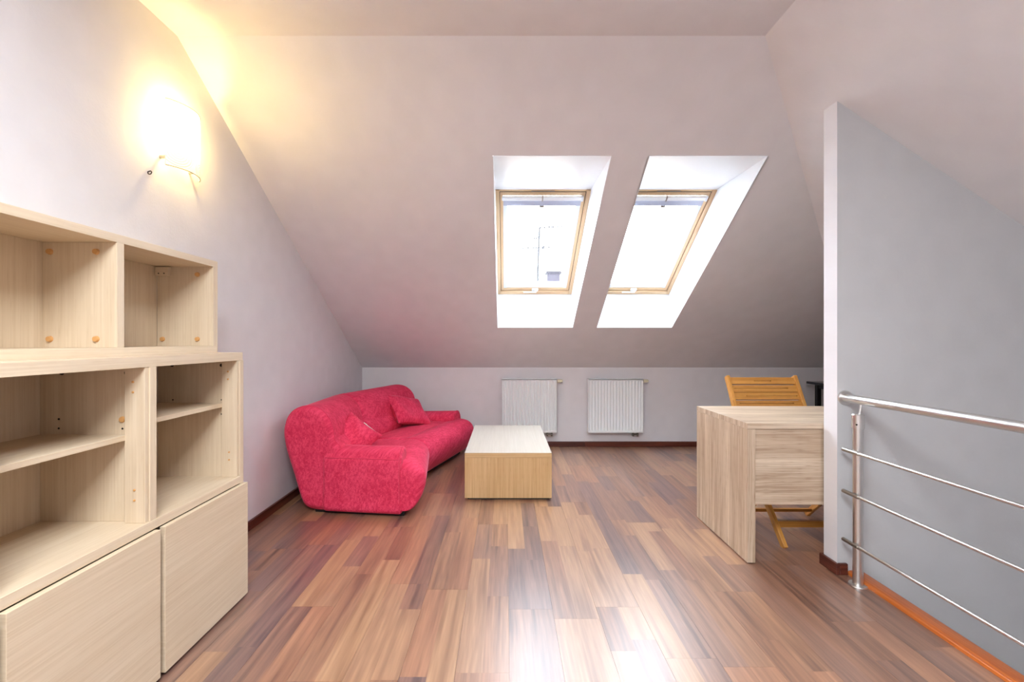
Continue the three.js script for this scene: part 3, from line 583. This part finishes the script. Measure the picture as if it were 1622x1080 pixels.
// ---------------------------------------------------------------- sofa
{
  const Bk = [[-1.385, -3.045], [-1.41, -3.78], [-1.12, -4.70]], Fr = [[-0.535, -2.945], [-0.64, -3.70], [-0.315, -4.76]];
  const s = thing('sofa', [-0.95, 0, -3.8], 'red velvet two-part curved sofa with rounded back and arms against the left wall', 'sofa');
  const seg = (i) => ({
    len: Math.hypot(Bk[i + 1][0] - Bk[i][0] + Fr[i + 1][0] - Fr[i][0], Bk[i + 1][1] - Bk[i][1] + Fr[i + 1][1] - Fr[i][1]) / 2,
    at(t, a, y) {                                                  // t along the segment (metres), a from the back towards the front
      const k = t / this.len, bx = mix(Bk[i][0], Bk[i + 1][0], k), bz = mix(Bk[i][1], Bk[i + 1][1], k), fx = mix(Fr[i][0], Fr[i + 1][0], k), fz = mix(Fr[i][1], Fr[i + 1][1], k);
      const w = Math.hypot(fx - bx, fz - bz); return V(bx + (fx - bx) / w * a, y, bz + (fz - bz) / w * a);
    },
    w(t) { const k = t / this.len; return Math.hypot(mix(Fr[i][0] - Bk[i][0], Fr[i + 1][0] - Bk[i + 1][0], k), mix(Fr[i][1] - Bk[i][1], Fr[i + 1][1] - Bk[i + 1][1], k)); },
  });
  // closed smooth outline through points
  const outline = (pts, n) => { const c = new THREE.CatmullRomCurve3(pts.map(([a, b]) => V(a, b, 0)), true, 'centripetal'); return c.getSpacedPoints(n).slice(0, n).map((p) => [p.x, p.y]); };
  // loft: sections along q in [q0, q1]; each section = outline(q) shrunk near the ends to round them
  function loft(q0, q1, r0, r1, sect, map, n = 64, m = 22, keep = 1) {
    const qs = []; const ends = 7;
    for (let i = 0; i <= ends; i++) qs.push(q0 + r0 * (1 - Math.cos(i / ends * Math.PI / 2)));
    for (let i = 1; i < m; i++) qs.push(mix(q0 + r0, q1 - r1, i / m));
    for (let i = ends; i >= 0; i--) qs.push(q1 - r1 * (1 - Math.cos(i / ends * Math.PI / 2)));
    const pos = [], uv = [], idx = [];
    let k = 0;
    const ring = (q, f) => {
      const o = outline(sect(q), n); let cx = 0, cy = 0; for (const [a, b] of o) { cx += a / n; cy += b / n; }
      let arc = 0;
      for (let j = 0; j <= n; j++) {
        const [a, b] = o[j % n], dx = a - cx, dy = b - cy, d = Math.hypot(dx, dy), sc = Math.max(0, (d - f * (dy < 0 ? mix(1, keep, Math.min(1, -dy / 0.08)) : 1)) / d);
        const P = map(q, cx + dx * sc, cy + dy * sc); pos.push(P.x, P.y, P.z); if (j) arc += Math.hypot(o[j % n][0] - o[j - 1][0], o[j % n][1] - o[j - 1][1]); uv.push(arc, q);
      }
      return k++;
    };
    for (const q of qs) {
      let f = 0;
      if (q < q0 + r0) { const e = 1 - (q - q0) / r0; f = r0 * (1 - Math.sqrt(Math.max(0, 1 - e * e))); }
      if (q > q1 - r1) { const e = 1 - (q1 - q) / r1; f = r1 * (1 - Math.sqrt(Math.max(0, 1 - e * e))); }
      ring(q, f);
    }
    for (let i = 0; i < k - 1; i++) for (let j = 0; j < n; j++) { const a = i * (n + 1) + j, b = a + n + 1; idx.push(a, b, a + 1, a + 1, b, b + 1); }
    // caps
    for (const [row, q, flip] of [[0, q0, false], [k - 1, q1, true]]) {
      const c = V(0, 0, 0); for (let j = 0; j < n; j++) c.add(V(...pos.slice(3 * (row * (n + 1) + j), 3 * (row * (n + 1) + j) + 3))); c.multiplyScalar(1 / n);
      const id = pos.length / 3; pos.push(c.x, c.y, c.z); uv.push(uv[2 * row * (n + 1)] + 0.3, q + 0.1);
      for (let j = 0; j < n; j++) { const a = row * (n + 1) + j; flip ? idx.push(id, a + 1, a) : idx.push(id, a, a + 1); }
    }
    let g = new THREE.BufferGeometry(); g.setAttribute('position', new THREE.Float32BufferAttribute(pos, 3)); g.setIndex(idx);
    // uv from the position (metres), turned so that the pile runs down the faces
    const cu = []; for (let i = 0; i < pos.length; i += 3) cu.push(pos[i] * 0.8 + pos[i + 2] * 0.75, pos[i + 1] + pos[i + 2] * 0.4 - pos[i] * 0.3);
    g.setAttribute('uv', new THREE.Float32BufferAttribute(cu, 2));
    g = mergeVertices(g, 1e-5); g.computeVertexNormals();
    // make sure that faces look outward
    const p = g.attributes.position, bb = new THREE.Box3().setFromBufferAttribute(p), ctr = bb.getCenter(V(0, 0, 0)); let dot = 0;
    for (let i = 0; i < p.count; i++) dot += (p.getX(i) - ctr.x) * g.attributes.normal.getX(i) + (p.getY(i) - ctr.y) * g.attributes.normal.getY(i) + (p.getZ(i) - ctr.z) * g.attributes.normal.getZ(i);
    if (dot < 0) { const ix = g.index.array; for (let i = 0; i < ix.length; i += 3) { const t = ix[i]; ix[i] = ix[i + 1]; ix[i + 1] = t; } g.computeVertexNormals(); }
    return g;
  }
  const y0 = 0.032;
  const backS = () => [[0.02, y0], [-0.02, 0.06], [-0.09, 0.26], [-0.155, 0.46], [-0.165, 0.58], [-0.12, 0.685], [-0.02, 0.735], [0.09, 0.72], [0.165, 0.65], [0.195, 0.56], [0.205, 0.5], [0.245, 0.46], [0.265, 0.4], [0.25, 0.33], [0.2, 0.26], [0.18, 0.1], [0.16, y0]];
  const seatS = (w) => [[0.15, y0], [w * 0.5, y0], [w - 0.16, y0], [w - 0.09, 0.05], [w - 0.03, 0.13], [w, 0.22], [w - 0.005, 0.29], [w - 0.05, 0.345], [w - 0.13, 0.372], [w - 0.24, 0.362], [w - 0.3, 0.366], [w - 0.42, 0.368], [0.22, 0.35], [0.16, 0.26], [0.14, 0.12]];
  const G = [seg(0), seg(1)];
  G.forEach((g, i) => {
    const near = i === 0, q0 = near ? 0 : 0.003, q1 = near ? g.len - 0.003 : g.len;
    wmesh('seat', loft(q0, q1, near ? 0.1 : 0.035, near ? 0.035 : 0.1, (q) => seatS(g.w(q)), (q, a, y) => g.at(q, a, y), 72, 22, 0.3), M.velvet, s);
    wmesh('backrest', loft(q0 + (near ? 0.012 : 0), q1 - (near ? 0 : 0.02), near ? 0.045 : 0.03, near ? 0.03 : 0.08, backS, (q, a, y) => g.at(q, a, y), 72), M.velvet, s);
  });
  // arms: section across the arm, run from the back to the front
  const armS = (o) => [[o, y0], [o - 0.002, 0.12], [o - 0.002, 0.25], [o, 0.37], [o + 0.006, 0.395], [o + 0.03, 0.435], [o + 0.07, 0.452], [o + 0.12, 0.455], [o + 0.165, 0.445], [o + 0.19, 0.42], [o + 0.2, 0.37], [o + 0.2, 0.28], [o + 0.19, 0.15], [o + 0.18, y0]];
  const L1 = G[1].len, armO = -0.006;
  const piping = (pts, parent, closed = false, r = 0.004) => wmesh('piping', new THREE.TubeGeometry(new THREE.CatmullRomCurve3(pts, closed), pts.length * 3, r, 6, closed), M.velvet, parent);
  const arms = [[(q, a, y) => G[0].at(a, q, y), 0.69], [(q, a, y) => G[1].at(L1 - a, q, y), 0.64]];
  for (const [f, end] of arms) {
    const arm = wmesh('arm', loft(0.13, end, 0.03, 0.022, () => armS(armO), f, 80), M.velvet, s);
    const line = []; for (let i = 0; i <= 12; i++) line.push(f(mix(0.15, end - 0.018, i / 12), armO + 0.0045, 0.393));
    piping(line, arm);
    piping(outline(armS(armO).slice(3, 12), 40).slice(0, 0).concat(armS(armO).slice(0, 12)).map(([a, y]) => f(end - 0.012, a, y)), arm);
  }
  // seams of the backrests: round the near end, and where the lumbar roll meets the upper roll
  const nearBack = s.children.find((o) => o.name === 'backrest');
  piping(outline(backS(), 48).map(([a, y]) => G[0].at(0.045, a, y)), nearBack, true);
  G.forEach((g, i) => { const line = []; for (let k = 0; k <= 14; k++) line.push(g.at(mix(0.06, g.len - (i ? 0.1 : 0.02), k / 14), 0.204, 0.503)); piping(line, s.children.filter((o) => o.name === 'backrest')[i], false, 0.0025); });
  // seams of the seats: along the top of the front roll and round its near end
  G.forEach((g, i) => {
    const seat = s.children.filter((o) => o.name === 'seat')[i], line = [], low = [];
    for (let k = 0; k <= 16; k++) { const q = mix(i ? 0.03 : 0.1, g.len - (i ? 0.1 : 0.03), k / 16); line.push(g.at(q, g.w(q) - 0.235, 0.3625)); low.push(g.at(q, g.w(q) - 0.028, 0.322)); }
    piping(line, seat, false, 0.0022); piping(low, seat, false, 0.0022);
  });
  // dark base set back under the body
  const base = (g, a0, a1, t0, t1) => slab([g.at(t0, a0, 0), g.at(t0, g.w(t0) - a1, 0), g.at(t1, g.w(t1) - a1, 0), g.at(t1, a0, 0)], V(0, 0.05, 0));
  wmesh('base', merge(base(G[0], 0.06, 0.15, 0.045, G[0].len), base(G[1], 0.06, 0.15, 0, L1 - 0.06)), M.black, s);

  // scatter cushions
  function pillow(w, h, th, n = 22) {
    const f = (u, v) => { const e = Math.pow(Math.max(0, (1 - u ** 4) * (1 - v ** 4)), 0.55); return e; };
    const sides = [];
    for (const sg of [1, -1]) {
      const g = new THREE.PlaneGeometry(2, 2, n, n), p = g.attributes.position;
      for (let i = 0; i < p.count; i++) {
        const u = p.getX(i), v = p.getY(i), pin = (q) => 1 - 0.1 * (1 - q * q);
        p.setXYZ(i, u * w / 2 * pin(v), v * h / 2 * pin(u), sg * (f(u, v) * th / 2 * (1 + 0.1 * Math.sin(u * 5 + v * 3)) + 0.002));
      }
      if (sg < 0) { const ix = g.index.array; for (let i = 0; i < ix.length; i += 3) { const t = ix[i]; ix[i] = ix[i + 1]; ix[i + 1] = t; } }
      const uv = g.attributes.uv; for (let i = 0; i < uv.count; i++) uv.setXY(i, p.getX(i) + sg, p.getY(i));
      g.computeVertexNormals(); sides.push(g);
    }
    return mergeGeometries(sides);
  }
  const pg = pillow(0.46, 0.34, 0.13), pg2 = pillow(0.31, 0.25, 0.11);
  const zip = M.steel;
  const mk = (pos, x, y, label, pg_) => {                               // x: width direction, y: height direction
    const c = thing('cushion', pos, label, 'cushion', 'red velvet scatter cushions on the sofa');
    const X = V(...x).normalize(), Z = X.clone().cross(V(...y)).normalize(), Y = Z.clone().cross(X);
    const T = new THREE.Matrix4().makeBasis(X, Y, Z);
    mesh('cover', pg_.clone().applyMatrix4(T), M.velvet, c);
    return [c, T];
  };
  mk([-0.95, 0.51, -4.32], [0.5, -0.2, -0.8], [-0.6, 0.72, -0.3], 'red velvet scatter cushion tilted against the far half of the sofa back', pg);
  const [c2, T2] = mk([-1.135, 0.475, -3.34], [0.75, -0.55, 0.05], [0.4, 0.75, -0.6], 'red velvet scatter cushion with a zip, tucked behind the near sofa arm', pg2);
  mesh('zip', merge(boxGeo(0.0, 0.14, 0.108, 0.115, -0.003, 0.007, 'x', 0.001), boxGeo(-0.02, 0.012, 0.102, 0.116, 0.004, 0.01, 'x', 0.002)).applyMatrix4(T2), zip, c2);
}

// ---------------------------------------------------------------- finish
scene.traverse((o) => { if (o.isMesh) { o.castShadow = true; o.receiveShadow = true; } });
renderer.render(scene, camera);
